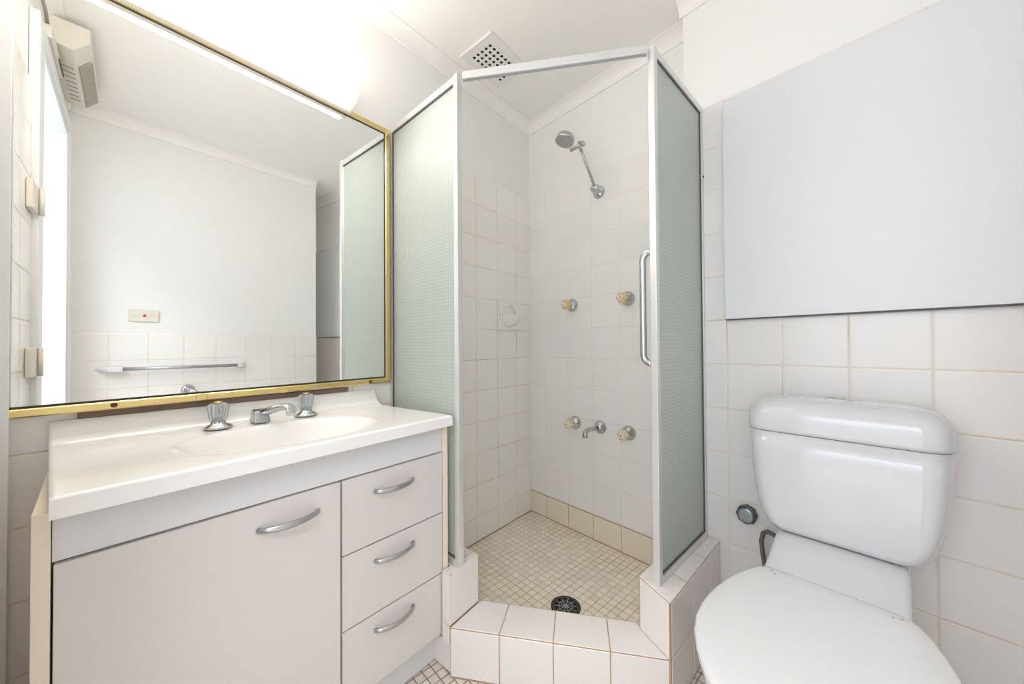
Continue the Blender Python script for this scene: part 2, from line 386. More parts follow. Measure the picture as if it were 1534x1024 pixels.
def wall_tiles(b, p, q, zs, nrm, cuts):
    """tiles on the vertical face from p to q, joints at fractions cuts, rows at heights zs"""
    p = Vector((*p, 0)); q = Vector((*q, 0)); cuts = [0] + list(cuts) + [1]
    for i in range(len(cuts)-1):
        a = p.lerp(q, cuts[i]); c = p.lerp(q, cuts[i+1])
        for j in range(len(zs)-1):
            b.tile([(a.x, a.y, zs[j]), (c.x, c.y, zs[j]), (c.x, c.y, zs[j+1]), (a.x, a.y, zs[j+1])], nrm, mi=0)
# left raised end: core polygon, then tiles on end face, outer side, top, inner side
L0, L1, L2, L3 = (0.001, -0.9195), (0.387, -0.9195), (0.4135, -0.823), (0.001, -0.800)
b = MB(); core = [(0.001, -0.918), (0.388, -0.918), (0.388, -0.9505), (0.4225, -0.9505), (0.4120, -0.8235), (0.001, -0.8015)]
b.prism(core, 0.062, ZH-0.0012, 1)
b.prism([(0.001, -0.941), (0.413, -0.941), (0.4095, -0.827), (0.001, -0.804)], ZF, 0.062, 1)
wall_tiles(b, (0.4200, -0.9515), (0.4095, -0.8225), (ZK, ZH-0.003), (1, -0.075, 0), ())
wall_tiles(b, (0.001, -0.941), (0.424, -0.941), (ZF+0.004, 0.062), (0.0, -1, 0), (0.27, 0.63))
wall_tiles(b, (0.388, -0.9490), (0.4235, -0.9490), (0.060, ZK, ZH-0.003), (0.0, -1, 0), ())
b.tile([(0.387, -0.9520, ZH-TH), (0.4240, -0.9520, ZH-TH), (0.4135, -0.822, ZH-TH), (0.387, -0.8205, ZH-TH)], (0, 0, 1), mi=0)
wall_tiles(b, (0.4095, -0.827), (0.001, -0.804), (0.001, ZK, ZH-0.002), (0.056, 1, 0), (0.37, 0.74))
for t0, t1 in ((0, 0.27), (0.27, 0.63), (0.63, 1)):
    a = Vector((*L0, 0)).lerp(Vector((*L1, 0)), t0); c = Vector((*L0, 0)).lerp(Vector((*L1, 0)), t1)
    d = Vector((*L3, 0)).lerp(Vector((0.387, -0.8215, 0)), t0); e = Vector((*L3, 0)).lerp(Vector((0.387, -0.8215, 0)), t1)
    b.tile([(a.x, a.y, ZH-TH), (c.x, c.y, ZH-TH), (e.x, e.y, ZH-TH), (d.x, d.y, ZH-TH)], (0, 0, 1), mi=0)
b.build('raised_end', ['hobtile', 'hobgrout'], hob)
# right raised end
def B2A(s, o):                       # frame B plan point to world plan point
    v = FR['B'] @ Vector((s, -o, 0)); return (v.x, v.y)
R0 = B2A(1.029, 0.541); R1 = B2A(1.017, D2+0.001); R2 = B2A(0.913, D2+0.001); R3 = B2A(0.916, 0.494)
b = MB()
def shrink(poly, d):
    n = len(poly); out = []
    for i in range(n):
        p = Vector(poly[i]); a = (Vector(poly[i-1])-p).normalized(); c = (Vector(poly[(i+1) % n])-p).normalized()
        sn = abs(a.x*c.y-a.y*c.x); out.append(tuple(p + (a+c)*d/sn))
    return out
RC = shrink([R0, R1, R2, R3], TH)
b.prism(shrink([R0, R1, R2, R3], 0.0012), ZF, ZH-0.0012, 1)
def nrm2(p, q):
    d = Vector((q[0]-p[0], q[1]-p[1], 0)).normalized(); return Vector((d.y, -d.x, 0))
n_out = nrm2(RC[0], RC[1]); wall_tiles(b, RC[0], RC[1], (ZF+0.004, ZK, ZH-0.003), n_out, (0.39, 0.76))
n_in = nrm2(RC[2], RC[3]); wall_tiles(b, RC[2], RC[3], (0.001, ZK, ZH-0.002), n_in, (0.33, 0.66))
n_end = nrm2(RC[3], RC[0]); wall_tiles(b, RC[3], RC[0], (ZK, ZH-0.003), n_end, ())
cuts = (0, 0.28, 0.66, 1)
for k in range(3):
    a = Vector((*R0, 0)).lerp(Vector((*R1, 0)), cuts[k]); c = Vector((*R0, 0)).lerp(Vector((*R1, 0)), cuts[k+1])
    d = Vector((*R3, 0)).lerp(Vector((*R2, 0)), cuts[k]); e = Vector((*R3, 0)).lerp(Vector((*R2, 0)), cuts[k+1])
    b.tile([(a.x, a.y, ZH-TH), (c.x, c.y, ZH-TH), (e.x, e.y, ZH-TH), (d.x, d.y, ZH-TH)], (0, 0, 1), mi=0)
b.build('raised_end', ['hobtile', 'hobgrout'], hob)

# mosaic shower floor
pl = [(0.0, 0.0), (0.0, -0.804)] + [(0.413, -0.820), i0, i1, (R3[0], R3[1]), (R2[0], R2[1]), B2A(0.900, D2), B2A(0.900, 0.0)]
inv = FR['B'].inverted()
b = MB(); b.prism([(inv @ Vector((*p, 0)))[:2] for p in pl], ZF+0.001, 0.0)
o = b.build('shower_floor', 'mosaic_sh', None, 'B', kind='structure'); o.name = 'floor_shower'
M['tile_low'] = tile_mat('yellowed_bottom_tiles', 0, 2, 0.120, 0.12, 0.1515, 0.30, 0.0030, (0.86, 0.775, 0.63), (0.62, 0.46, 0.28), (0.50, 0.33, 0.18), dirt=0.5)
b = MB(); b.box(0.002, 0.898, -0.0022, -0.0001, 0.0005, 0.1195); struct('baseboard_back', b, 'tile_low', 'B')
# thick brown sealant joints around the shower floor and above the bottom tile row
b = MB(); b.box(0.002, 0.898, -0.0045, -0.0002, 0.0, 0.0035); b.box(0.002, 0.898, -0.0028, -0.0002, 0.1190, 0.1215)
struct('trim_8', b, 'hobgrout', 'B')
b = MB(); b.box(0.0002, 0.0035, -0.80, -0.004, 0.0, 0.004); struct('trim_9', b, 'hobgrout')

dr = thing('floor_drain', 'round dark metal drain grate in the shower floor', 'drain', (0.556, -0.524, 0.0))
b = MB(); c = (0.556, -0.524); n = 40
rings = []
for r, z in ((0.054, 0.0005), (0.054, 0.004), (0.052, 0.005), (0.041, 0.005), (0.040, 0.003), (0.040, 0.0005)):
    rings.append([(c[0]+r*math.cos(2*math.pi*k/n), c[1]+r*math.sin(2*math.pi*k/n), z) for k in range(n)])
b.loft(rings, cap=False, smooth=True); b.build('rim', 'grime', dr)
b = MB()
for k in range(10):
    a = 2*math.pi*k/10; ca, sa = math.cos(a), math.sin(a); t = 0.0018
    b.prism([(c[0]+0.008*ca-t*sa, c[1]+0.008*sa+t*ca), (c[0]+0.008*ca+t*sa, c[1]+0.008*sa-t*ca), (c[0]+0.040*ca+t*sa, c[1]+0.040*sa-t*ca), (c[0]+0.040*ca-t*sa, c[1]+0.040*sa+t*ca)], 0.002, 0.0042)
b.lathe((c[0], c[1], 0.002), (0, 0, 1), [(0, 0.0095), (0.0024, 0.0095)], n=16)
for q in range(12):
    a0, a1 = 2*math.pi*q/12, 2*math.pi*(q+1)/12
    b.prism([(c[0]+0.024*math.cos(a0), c[1]+0.024*math.sin(a0)), (c[0]+0.027*math.cos(a0), c[1]+0.027*math.sin(a0)), (c[0]+0.027*math.cos(a1), c[1]+0.027*math.sin(a1)), (c[0]+0.024*math.cos(a1), c[1]+0.024*math.sin(a1))], 0.0022, 0.0040)
b.build('grate', 'capface', dr)
b = MB(); b.lathe((c[0], c[1], 0.0003), (0, 0, 1), [(0, 0.0405), (0.0008, 0.0405)], n=24); b.build('drain_hole', 'dark', dr)

# ------------------------------------------------------------------ shower screens
ZS0, ZS1 = ZH+0.001, 1.795
def screen(label, p, q, ztop_p, ztop_q):
    """framed obscured pane from wall point p to the post at q"""
    p = Vector((*p, 0)); q = Vector((*q, 0)); ln = (q-p).length; ang = math.atan2(q.y-p.y, q.x-p.x)
    t = thing('shower_screen', label, 'shower screen', (0, 0, 0)); t['_o'] = [0, 0, 0]
    t.matrix_world = Matrix.Translation((p.x, p.y, ZS0)) @ Matrix.Rotation(ang, 4, 'Z')
    H0, H1 = ztop_p-ZS0, ztop_q-ZS0
    def zt(x): return H0+(H1-H0)*x/ln
    b = MB()          # wall channel
    b.box(0.0, 0.016, -0.009, 0.009, 0.0, H0); b.build('wall_channel', 'alu', t, bevel=0.0015)
    b = MB(); b.box(0.016, 0.020, -0.006, 0.006, 0.018, H0-0.016); b.build('rubber_seal', 'seal_shade', t)
    b = MB(); b.box(ln-0.020, ln, -0.010, 0.010, 0.0, H1+0.004); b.box(ln-0.024, ln-0.020, -0.005, 0.005, 0.02, H1-0.018)
    b.build('corner_post', 'alu', t, bevel=0.003)
    b = MB(); b.loft([[(0.016, -0.009, H0-0.022), (0.016, 0.009, H0-0.022), (0.016, 0.009, H0), (0.016, -0.009, H0)], [(ln-0.020, -0.009, H1-0.022), (ln-0.020, 0.009, H1-0.022), (ln-0.020, 0.009, H1), (ln-0.020, -0.009, H1)]])
    b.build('top_rail', 'alu', t, bevel=0.0015)
    b = MB(); b.loft([[(0.018, -0.0055, H0-0.026), (0.018, 0.0055, H0-0.026), (0.018, 0.0055, H0-0.022), (0.018, -0.0055, H0-0.022)], [(ln-0.022, -0.0055, H1-0.026), (ln-0.022, 0.0055, H1-0.026), (ln-0.022, 0.0055, H1-0.022), (ln-0.022, -0.0055, H1-0.022)]])
    b.build('glazing_bead', 'seal_shade', t)
    b = MB(); b.box(0.018, ln-0.022, -0.006, 0.006, 0.020, 0.0245); b.build('glazing_bead', 'seal_shade', t)
    b = MB(); b.box(0.016, ln-0.020, -0.011, 0.011, 0.0, 0.020); b.build('bottom_rail', 'alu', t, bevel=0.0015)
    b = MB(); b.loft([[(0.017, -0.002, 0.021), (0.017, 0.002, 0.021), (0.017, 0.002, H0-0.023), (0.017, -0.002, H0-0.023)], [(ln-0.021, -0.002, 0.021), (ln-0.021, 0.002, 0.021), (ln-0.021, 0.002, H1-0.023), (ln-0.021, -0.002, H1-0.023)]])
    b.build('glass_pane', 'obscured', t)
    b = MB(); b.lathe((0.004, -0.0095 if ang < 1 and ang > -1 else 0.0095, 1.275), (0, -1 if ang < 1 and ang > -1 else 1, 0), [(0, 0.004), (0.002, 0.0035), (0.003, 0.001)], n=10); b.build('screw', 'grime', t)
    return t, ang, ln
PL = (0.425, -0.905); PR = B2A(0.972, 0.498)
sl, aL, lL = screen('green-tinted obscured glass shower screen standing behind the vanity, beside the mirror', (0.001, -0.884), PL, 1.797, 1.790)
sr, aR, lR = screen('green-tinted obscured glass shower screen between shower and toilet', B2A(0.970, D2+0.001), PR, 1.795, 1.800)
# D-shaped grab handle on the inner side of the right post
b = MB(); hx = lR-0.010; pth = []
zb, zt_ = 0.893-ZS0, 1.218-ZS0; R = 0.026; side = -1
for k in range(7):
    a = math.pi/2*k/6; pth.append((hx, side*(0.010 + R*math.sin(a)), zb + 0.0 + (1-math.cos(a))*R))
for k in range(7):
    a = math.pi/2*(1-k/6); pth.append((hx, side*(0.010 + R*math.sin(a)), zt_ - (1-math.cos(a))*R))
b.tube(pth, 0.0095, n=14); gh = b.build('grab_handle', 'chrome', sr); gh['label'] = 'polished chrome D-shaped handle'
# header between the posts
hd = thing('header_rail', 'white aluminium header rail spanning the open shower doorway between the posts', 'rail', (PL[0], PL[1], 1.768))
b = MB(); a = Vector((*PL, 0)); c = Vector((*PR, 0)); d = (c-a).normalized(); nn = Vector((d.y, -d.x, 0))
a2 = a + d*0.012; c2 = c - d*0.012
b.loft([[a2+nn*x+Vector((0, 0, z)) for x, z in ((-0.010, 1.772), (0.010, 1.768), (0.010, 1.792), (-0.010, 1.792))], [c2+nn*x+Vector((0, 0, z)) for x, z in ((-0.010, 1.780), (0.010, 1.776), (0.010, 1.801), (-0.010, 1.801))]])
b.build('rail_bar', 'alu', hd, bevel=0.002)
b = MB(); b.loft([[a2+nn*x+Vector((0, 0, z)) for x, z in ((-0.004, 1.768), (0.004, 1.766), (0.004, 1.770), (-0.004, 1.770))], [c2+nn*x+Vector((0, 0, z)) for x, z in ((-0.004, 1.776), (0.004, 1.774), (0.004, 1.778), (-0.004, 1.778))]])
b.build('track_lip', 'satin', hd)

# ------------------------------------------------------------------ shower fittings on the back wall (frame B)
GT = 'cream star-handled taps on the shower wall'
def wall_tap(label, s, z, knobm):
    t = thing('shower_tap', label, 'tap', (s, 0, z), 'B', GT)
    b = MB(); b.lathe((s, -0.0005, z), (0, -1, 0), [(0, 0.034), (0.004, 0.034), (0.012, 0.030), (0.022, 0.020), (0.026, 0.014), (0.040, 0.012)], n=28); b.build('flange', 'chrome', t)
    b = MB(); b.lathe((s, -0.036, z), (0, -1, 0), [(0, 0.014), (0.003, 0.024), (0.012, 0.026), (0.026, 0.026), (0.033, 0.022), (0.035, 0.012)], n=60, flute=(6, 0.24, 0.013)); k = b.build('knob', knobm, t)
    b = MB(); b.lathe((s, -0.071, z), (0, -1, 0), [(0, 0.0105), (0.002, 0.0105), (0.003, 0.008)], n=20); b.lathe((s, -0.0738, z), (0, -1, 0), [(0, 0.0045), (0.0006, 0.0045)], 1, n=12); b.build('cap', ['knobcap', 'brass'], k)
    return t
t0 = wall_tap('cream-knobbed shower tap, upper pair, nearer the soap dish', 0.307, 1.154, 'knob')
t1 = copy_tree(t0); t1.location = FR['B'] @ Vector((0.620, 0, 1.157)); t1['label'] = 'cream-knobbed shower tap, upper pair, nearer the chrome handle'
t2 = wall_tap('pale cream-knobbed tap left of the low bath spout in the shower', 0.320, 0.554, 'knobpale')
t3 = copy_tree(t2); t3.location = FR['B'] @ Vector((0.617, 0, 0.552)); t3['label'] = 'pale cream-knobbed tap right of the low bath spout in the shower'
t = thing('bath_spout', 'short chrome bent spout between the lower two shower taps', 'spout', (0.468, 0, 0.554), 'B')
b = MB(); b.lathe((0.468, -0.0005, 0.554), (0, -1, 0), [(0, 0.033), (0.004, 0.033), (0.012, 0.028), (0.022, 0.016), (0.026, 0.013)], n=28); b.build('flange', 'chrome', t)
b = MB(); b.tube([(0.468, -0.02, 0.554), (0.468, -0.06, 0.556), (0.468, -0.10, 0.558), (0.468, -0.114, 0.556), (0.468, -0.123, 0.549), (0.468, -0.126, 0.539), (0.468, -0.127, 0.527)], [0.010, 0.010, 0.010, 0.011, 0.012, 0.0125, 0.0135], n=16); b.build('spout_tube', 'satin', t)

t = thing('wall_shower', 'brushed chrome shower rose on a long angled wall arm', 'shower', (0.473, 0, 1.687), 'B')
b = MB(); b.lathe((0.473, -0.0005, 1.687), (0, -1, 0), [(0, 0.031), (0.005, 0.031), (0.016, 0.024), (0.020, 0.014), (0.030, 0.013), (0.034, 0.010)], n=28)
b.lathe((0.452, -0.033, 1.697), (1, 0, 0), [(0, 0.012), (0.003, 0.015), (0.036, 0.015), (0.040, 0.010)], n=18); b.build('wall_elbow', 'chrome', t)
pv = Vector((0.470, -0.150, 1.856))
b = MB(); b.tube([(0.473, -0.036, 1.700), pv], 0.0062, n=12); b.build('arm', 'brushed', t)
b = MB(); b.tube([pv + Vector((0.018, 0.0, 0.008)), pv + Vector((-0.045, -0.01, -0.006))], [0.009, 0.0075], n=12); b.tube([pv + Vector((0, 0.004, -0.018)), pv + Vector((0, -0.004, 0.020))], 0.007, n=10)
b.lathe(pv + Vector((0.012, 0.0, 0.004)), (1, 0, 0.2), [(0, 0.013), (0.010, 0.013)], n=6); b.build('swivel_joint', 'brushed', t)
ax = Vector((-0.12, -0.28, -0.95)).normalized(); hc = Vector((0.400, -0.168, 1.902))
b = MB(); b.lathe(hc - ax*0.030 + Vector((0, 0, 0.008)), ax, [(0.012, 0.020), (0.014, 0.038), (0.018, 0.041), (0.032, 0.0435), (0.042, 0.044)], n=36); h = b.build('rose', 'brushed', t)
b = MB(); b.lathe(hc + ax*0.012 + Vector((0, 0, 0.008)), ax, [(0, 0.0405), (0.0012, 0.0400)], n=36)
for rr, nn_ in ((0.010, 6), (0.020, 12), (0.030, 18)):
    e1 = ax.orthogonal().normalized(); e2 = ax.cross(e1)
    for k in range(nn_):
        a = 2*math.pi*k/nn_; b.lathe(hc + ax*0.0135 + Vector((0, 0, 0.008)) + e1*rr*math.cos(a) + e2*rr*math.sin(a), ax, [(0, 0.0015), (0.001, 0.001)], 1, n=6)
b.build('spray_face', ['satin', 'grime'], h)

# soap dish on the left shower wall
t = thing('soap_dish', 'white ceramic soap dish set into the shower wall tiles', 'soap dish', (0, -0.1955, 1.055))
b = MB(); b.box(0.0005, 0.006, -0.276, -0.127, 1.033, 1.183); b.build('back_plate', 'soap', t, bevel=0.003)
b = MB(); yc, zc = -0.1995, 1.108; RS = 0.062
def scoop(rs, px, lift):
    out = []
    for i in range(11):
        th = math.pi/2*i/10; ring = []
        for k in range(25):
            a = math.pi*k/24
            ring.append((0.0055 + px*math.sin(a)*math.sin(th), yc - max(0.0006, rs*math.sin(th))*math.cos(a), zc - rs*math.cos(th)*1.0 + lift))
        out.append(ring)
    return out
so, si = scoop(RS, 0.060, 0.0), scoop(RS-0.009, 0.051, 0.001)
b.loft(so, cap=False, closed=False, smooth=True); b.loft(si, cap=False, closed=False, smooth=True); b.loft([so[-1], si[-1]], cap=False, closed=False); b.build('scoop', 'soap', t)
b = MB(); b.tube([(0.010, yc - RS*math.cos(math.pi*k/18), zc + RS*0.98*math.sin(math.pi*k/18)) for k in range(19)], 0.0085, n=12); b.build('rim', 'soap', t)

# ceiling vent
t = thing('ceiling_vent', 'white ceiling vent plate with rows of dark round holes', 'vent', (0.175, -0.47, ZC))
b = MB(); b.box(0.082, 0.272, -0.600, -0.352, ZC-0.008, ZC-0.0003); b.box(0.086, 0.268, -0.602, -0.594, ZC-0.011, ZC-0.0003); b.build('plate', 'vent', t, bevel=0.002)
b = MB()
for i in range(5):
    for j in range(8):
        b.lathe((0.1285+0.0242*i, -0.556+0.0242*j, ZC-0.0079), (0, 0, -1), [(0, 0.0070), (0.0006, 0.0068)], n=12)
b.build('hole_pattern', 'dark', t)

# ------------------------------------------------------------------ mirror
t = thing('wall_mirror', 'large wall mirror in a thin brass frame above the vanity', 'mirror', (0, -1.33, 0.805))
YL, YR = -1.7500, -0.9045; ZB0, ZB1, ZTT = 0.8055, 0.8125, 1.777; W = 0.019
def fr_ring(x, d):      # frame outline inset by d
    return [(x, YL+min(d, 0.0012+d*0.05), ZB0+d), (x, YR-d, ZB1+d), (x, YR-d, ZTT-d), (x, YL+min(d, 0.0012+d*0.05), ZTT-d)]
b = MB(); b.loft([fr_ring(0.007, 0), fr_ring(0.022, 0), fr_ring(0.025, 0.003), fr_ring(0.025, W-0.003), fr_ring(0.021, W), fr_ring(0.007, W)], cap=False)
v = b.bm.verts; b.bm.verts.ensure_lookup_table(); 
b.bm.faces.new([b.bm.verts[i] for i in (0, 1, 21, 20)]); b.bm.faces.new([b.bm.verts[i] for i in (1, 2, 22, 21)]); b.bm.faces.new([b.bm.verts[i] for i in (2, 3, 23, 22)]); b.bm.faces.new([b.bm.verts[i] for i in (3, 0, 20, 23)])
b.build('frame', 'brass', t)
b = MB(); b.loft([fr_ring(0.0205, W+0.0), fr_ring(0.0215, W+0.001), fr_ring(0.0215, W+0.004), fr_ring(0.0192, W+0.0045)], cap=False); b.build('gasket', 'black', t)
b = MB(); r_ = fr_ring(0.0195, W+0.0015); q_ = fr_ring(0.012, W+0.0015); b.loft([q_, r_]); b.build('mirror_glass', 'mirror', t)
for y, nm, mt in ((-1.606, 'screw_cap', 'redcap'), (-0.985, 'screw_cap', 'redcap')):
    b = MB(); b.lathe((0.0245, y, 0.8165 if y < -1.3 else 0.8205), (1, 0, 0), [(0, 0.0062), (0.002, 0.0055), (0.0032, 0.002)], n=14); b.build(nm, mt, t)
for y in (-1.452, -1.262):
    b = MB(); b.box(0.0235, 0.0272, y-0.011, y+0.011, 0.809, 0.826); b.build('clip', 'brass', t, bevel=0.0015)

b = MB(); b.box(0.0008, 0.0125, -1.66, -1.06, 0.7925, 0.806); k = b.build('under_strip', 'strip_brown', t); k['label'] = 'brown strip under the brass frame'  # mottled brown strip closing the gap below the frame
# lamp
t = thing('wall_light', 'glowing tubular fluorescent wall light mounted along the top of the mirror', 'light', (0, -1.34, 1.79))
def dring(y, k=1.0):
    pts = []
    for a in range(13):
        an = -math.pi/2 + math.pi*a/12
        pts.append((0.045 + 0.066*k*max(0.0, math.cos(an))**0.8, y, 1.809 + 0.045*k*math.sin(an)))
    return [(0.032, y, 1.809-0.045*k)] + pts + [(0.032, y, 1.809+0.045*k)]
b = MB(); b.box(-0.009, 0.0315, -1.714, -1.062, 1.7785, 1.850); b.build('base_plate', 'cream', t, bevel=0.002)
b = MB(); b.box(0.0265, 0.044, -1.714, -1.062, 1.7580, 1.7622); b.build('housing_lip', 'cream', t, bevel=0.001)
b = MB(); b.loft([dring(-1.700), dring(-1.078)], smooth=False); b.build('diffuser', 'lamp', t)
for y0, y1 in ((-1.078, -1.060), (-1.700, -1.718)):
    b = MB(); b.loft([dring(y0, 1.05), dring(y0+(y1-y0)*0.6, 1.05), dring(y1, 0.82)], smooth=False); b.build('end_cap', 'lampend', t, bevel=0.002)

# ------------------------------------------------------------------ vanity
t = thing('vanity_cabinet', 'beige laminate bathroom vanity cabinet with one door and three drawers', 'cabinet', (0.19, -1.30, ZF))
XF = 0.385
b = MB(); b.box(0.002, XF, -1.695, -1.677, ZF, 0.703); b.build('side_panel', 'carcass', t, bevel=0.001)
b = MB(); b.box(0.044, XF, -0.9435, -0.925, 0.066, 0.699); b.build('side_panel', 'carcass', t, bevel=0.001)
b = MB(); b.box(0.044, 0.362, -1.676, -0.9445, 0.068, 0.084); b.box(0.018, 0.034, -1.676, -0.98, 0.084, 0.60); b.build('carcass', 'carcass', t)
b = MB(); b.box(0.325, 0.340, -1.676, -0.9400, ZF+0.004, 0.067); k = b.build('kickboard', 'fascia', t); k['label'] = 'white recessed kickboard'
b = MB(); b.box(0.318, 0.336, -1.676, -0.9380, ZF+0.0005, 0.060); b.build('plinth_shadow', 'seal_shade', t)  # dark strip behind the kickboard, painting the shade in its floor gap
b = MB(); b.box(0.360, 0.379, -1.676, -0.9445, 0.6255, 0.6985); k = b.build('fascia', 'fascia', t); k['label'] = 'cool white strip above the door and drawers'
b = MB(); b.box(0.362, 0.3655, -1.676, -0.9445, 0.085, 0.6250); b.build('gap_shade', 'seal_shade', t)  # dark sheet whose colour gives the gaps between fronts their shade
def bow(y0, y1, z, par, lab=None):
    b = MB(); pth = []; rad = []
    rings = []
    n = 16
    for k in range(n+1):
        u = k/n; y = y0+(y1-y0)*u; h = math.sin(math.pi*u)
        x = XF + 0.004 + 0.021*h**0.75 if 0 < k < n else XF+0.0012
        wz = 0.0052 + 0.0022*h; tx = 0.0032
        d = math.cos(math.pi*u)*0.9
        ring = []
        for a in range(10):
            an = 2*math.pi*a/10
            ring.append((x + tx*math.cos(an), y - tx*math.cos(an)*d, z + wz*math.sin(an)))
        rings.append(ring)
    b.loft(rings, smooth=True)
    b.lathe((XF+0.0002, y0+0.003, z), (1, 0, 0), [(0, 0.005), (0.006, 0.005)], n=10); b.lathe((XF+0.0002, y1-0.003, z), (1, 0, 0), [(0, 0.005), (0.006, 0.005)], n=10)
    h = b.build('handle', 'satin', par); h['label'] = 'chrome bow handle'
b = MB(); b.box(0.367, XF, -1.6745, -1.2515, 0.071, 0.6225); d = b.build('door', 'front', t, bevel=0.0012); bow(-1.419, -1.302, 0.573, d)
for z0, z1, zh in ((0.4430, 0.6225, 0.5735), (0.2620, 0.4395, 0.3950), (0.0800, 0.2585, 0.2185)):
    b = MB(); b.box(0.367, XF, -1.2470, -0.9470, z0, z1); d = b.build('drawer', 'front', t, bevel=0.0012); bow(-1.166, -1.050, zh, d)

# counter: height field with an oval basin and a coved splashback
t = thing('vanity_basin', 'glossy white vanity counter with moulded oval basin and upstand', 'basin', (0.2, -1.31, 0.705))
ZV = 0.735
def ztop(x, y, v):
    z = ZV
    if x < 0.062:                                     # coved splashback
        u = (0.062 - x)/0.062
        z = ZV + 0.0555*(1-math.sqrt(max(0, 1-min(1, u*1.22)**2.4)))
        if u*1.22 >= 1: z = ZV + 0.0555
    dx = (x-0.247)/0.135; dy = (y+1.316)/0.208; r = (abs(dx)**2.3 + abs(dy)**2.3)**(1/2.3)
    if r < 1.04:
        q = min(1, (1.04-r)/0.50); z -= 0.105*(q*q*(3-2*q))**0.8
    return z
NX, NY = 84, 120; b = MB(); grid = []
xs = [0.0, 0.006, 0.0125] + [0.0125 + (1.0-0.0125)*((k+1)/(NX-3)) for k in range(NX-3)]
def outline(u, v):        # u 0..1 front direction, v 0..1 from left end to right end
    yl = -1.699 + 0.022*u; yr = -0.962 + 0.043*u if False else -0.958 + 0.036*u
    xf = 0.431 + (0.404-0.431)*v
    return xf*u, yl + (yr-yl)*v
for i, u in enumerate(xs):
    row = []
    for j in range(NY+1):
        v_ = j/NY; x, y = outline(u, v_); z = ztop(x, y, v_)
        if u >= 0.999: z -= 0.004
        row.append(b.bm.verts.new((x + 0.0008, y, z)))
    grid.append(row)
for i in range(NX-1):
    for j in range(NY): 
        f = b.bm.faces.new((grid[i][j], grid[i+1][j], grid[i+1][j+1], grid[i][j+1])); f.smooth = True
# skirt down to the underside
edge = [grid[i][0] for i in range(NX)] + [grid[NX-1][j] for j in range(1, NY+1)] + [grid[i][NY] for i in range(NX-2, -1, -1)] + [grid[0][j] for j in range(NY-1, 0, -1)]
low = []
for v_ in edge: low.append(b.bm.verts.new((v_.co.x + (0.0015 if v_.co.x > 0.35 else 0), v_.co.y, 0.7045)))
for k in range(len(edge)):
    f = b.bm.faces.new((edge[k], low[k], low[(k+1) % len(edge)], edge[(k+1) % len(edge)]))
b.build('counter', 'top', t)
b = MB(); b.lathe((0.247, -1.316, ZV-0.1055), (0, 0, 1), [(0, 0.017), (0.002, 0.020), (0.003, 0.017), (0.001, 0.010)], n=20); b.build('waste_fitting', 'chrome', t)
# basin taps
def basin_tap(x, y, label):
    t = thing('basin_tap', label, 'tap', (x, y, ZV), 'A', 'clear-knobbed taps on the vanity top')
    b = MB(); b.lathe((x, y, ZV+0.0035), (0, 0, 1), [(0, 0.0315), (0.003, 0.0315), (0.007, 0.026), (0.011, 0.017), (0.020, 0.014)], n=28); b.build('flange', 'chrome', t)
    b = MB(); b.lathe((x, y, ZV+0.020), (0, 0, 1), [(0, 0.0145), (0.004, 0.018), (0.012, 0.0205), (0.034, 0.0235), (0.043, 0.0225), (0.047, 0.016)], n=64, flute=(8, 0.22, 0.015)); k = b.build('knob', 'crystal', t)
    b = MB(); b.lathe((x, y, ZV+0.0675), (0, 0, 1), [(0, 0.0095), (0.003, 0.0095), (0.0045, 0.006)], n=18); b.build('cap', 'brass', k)
    b = MB(); b.lathe((x, y, ZV+0.0205), (0, 0, 1), [(0, 0.010), (0.046, 0.008)], n=14); b.build('spindle', 'chrome', k)
    return t
a = basin_tap(0.064, -1.425, 'clear-knobbed chrome basin tap left of the basin spout, over the big cabinet door')
c = copy_tree(a); c.location = Vector((0.056, -1.211, ZV)); c['label'] = 'clear-knobbed chrome basin tap right of the basin spout'
t = thing('basin_spout', 'chrome basin spout between the two clear-knobbed taps', 'spout', (0.06, -1.33, ZV))
b = MB(); b.loft([[(0.040, -1.352, ZV+0.003), (0.088, -1.352, ZV+0.003), (0.088, -1.312, ZV+0.003), (0.040, -1.312, ZV+0.003)], [(0.044, -1.348, ZV+0.038), (0.074, -1.348, ZV+0.034), (0.074, -1.316, ZV+0.034), (0.044, -1.316, ZV+0.038)]])
b.build('body', 'satin', t, bevel=0.003)
b = MB(); rings = []; sd = Vector((0.886, 0.463, 0)); sn_ = Vector((-0.463, 0.886, 0))
for k in range(13):
    u = k/12; c_ = Vector((0.058, -1.332, 0)) + sd*(0.112*u); z = ZV+0.020 + 0.028*math.sin(min(1, u*1.15)*math.pi/2) - (0.012*((u-0.80)/0.2)**2 if u > 0.80 else 0)
    hw = 0.0140 - 0.002*u + (0.003 if 0.7 < u else 0); hh = 0.0130 - 0.004*u
    rings.append([c_ + sn_*hw*math.cos(a_) + Vector((0, 0, z + hh*math.sin(a_))) for a_ in [2*math.pi*q/14 for q in range(14)]])
b.loft(rings, smooth=True); e_ = Vector((0.058, -1.332, ZV+0.024)) + sd*0.104; b.lathe(e_, (0, 0, 1), [(0, 0.0095), (0.014, 0.010)], n=14); b.build('spout_arm', 'chrome', t)

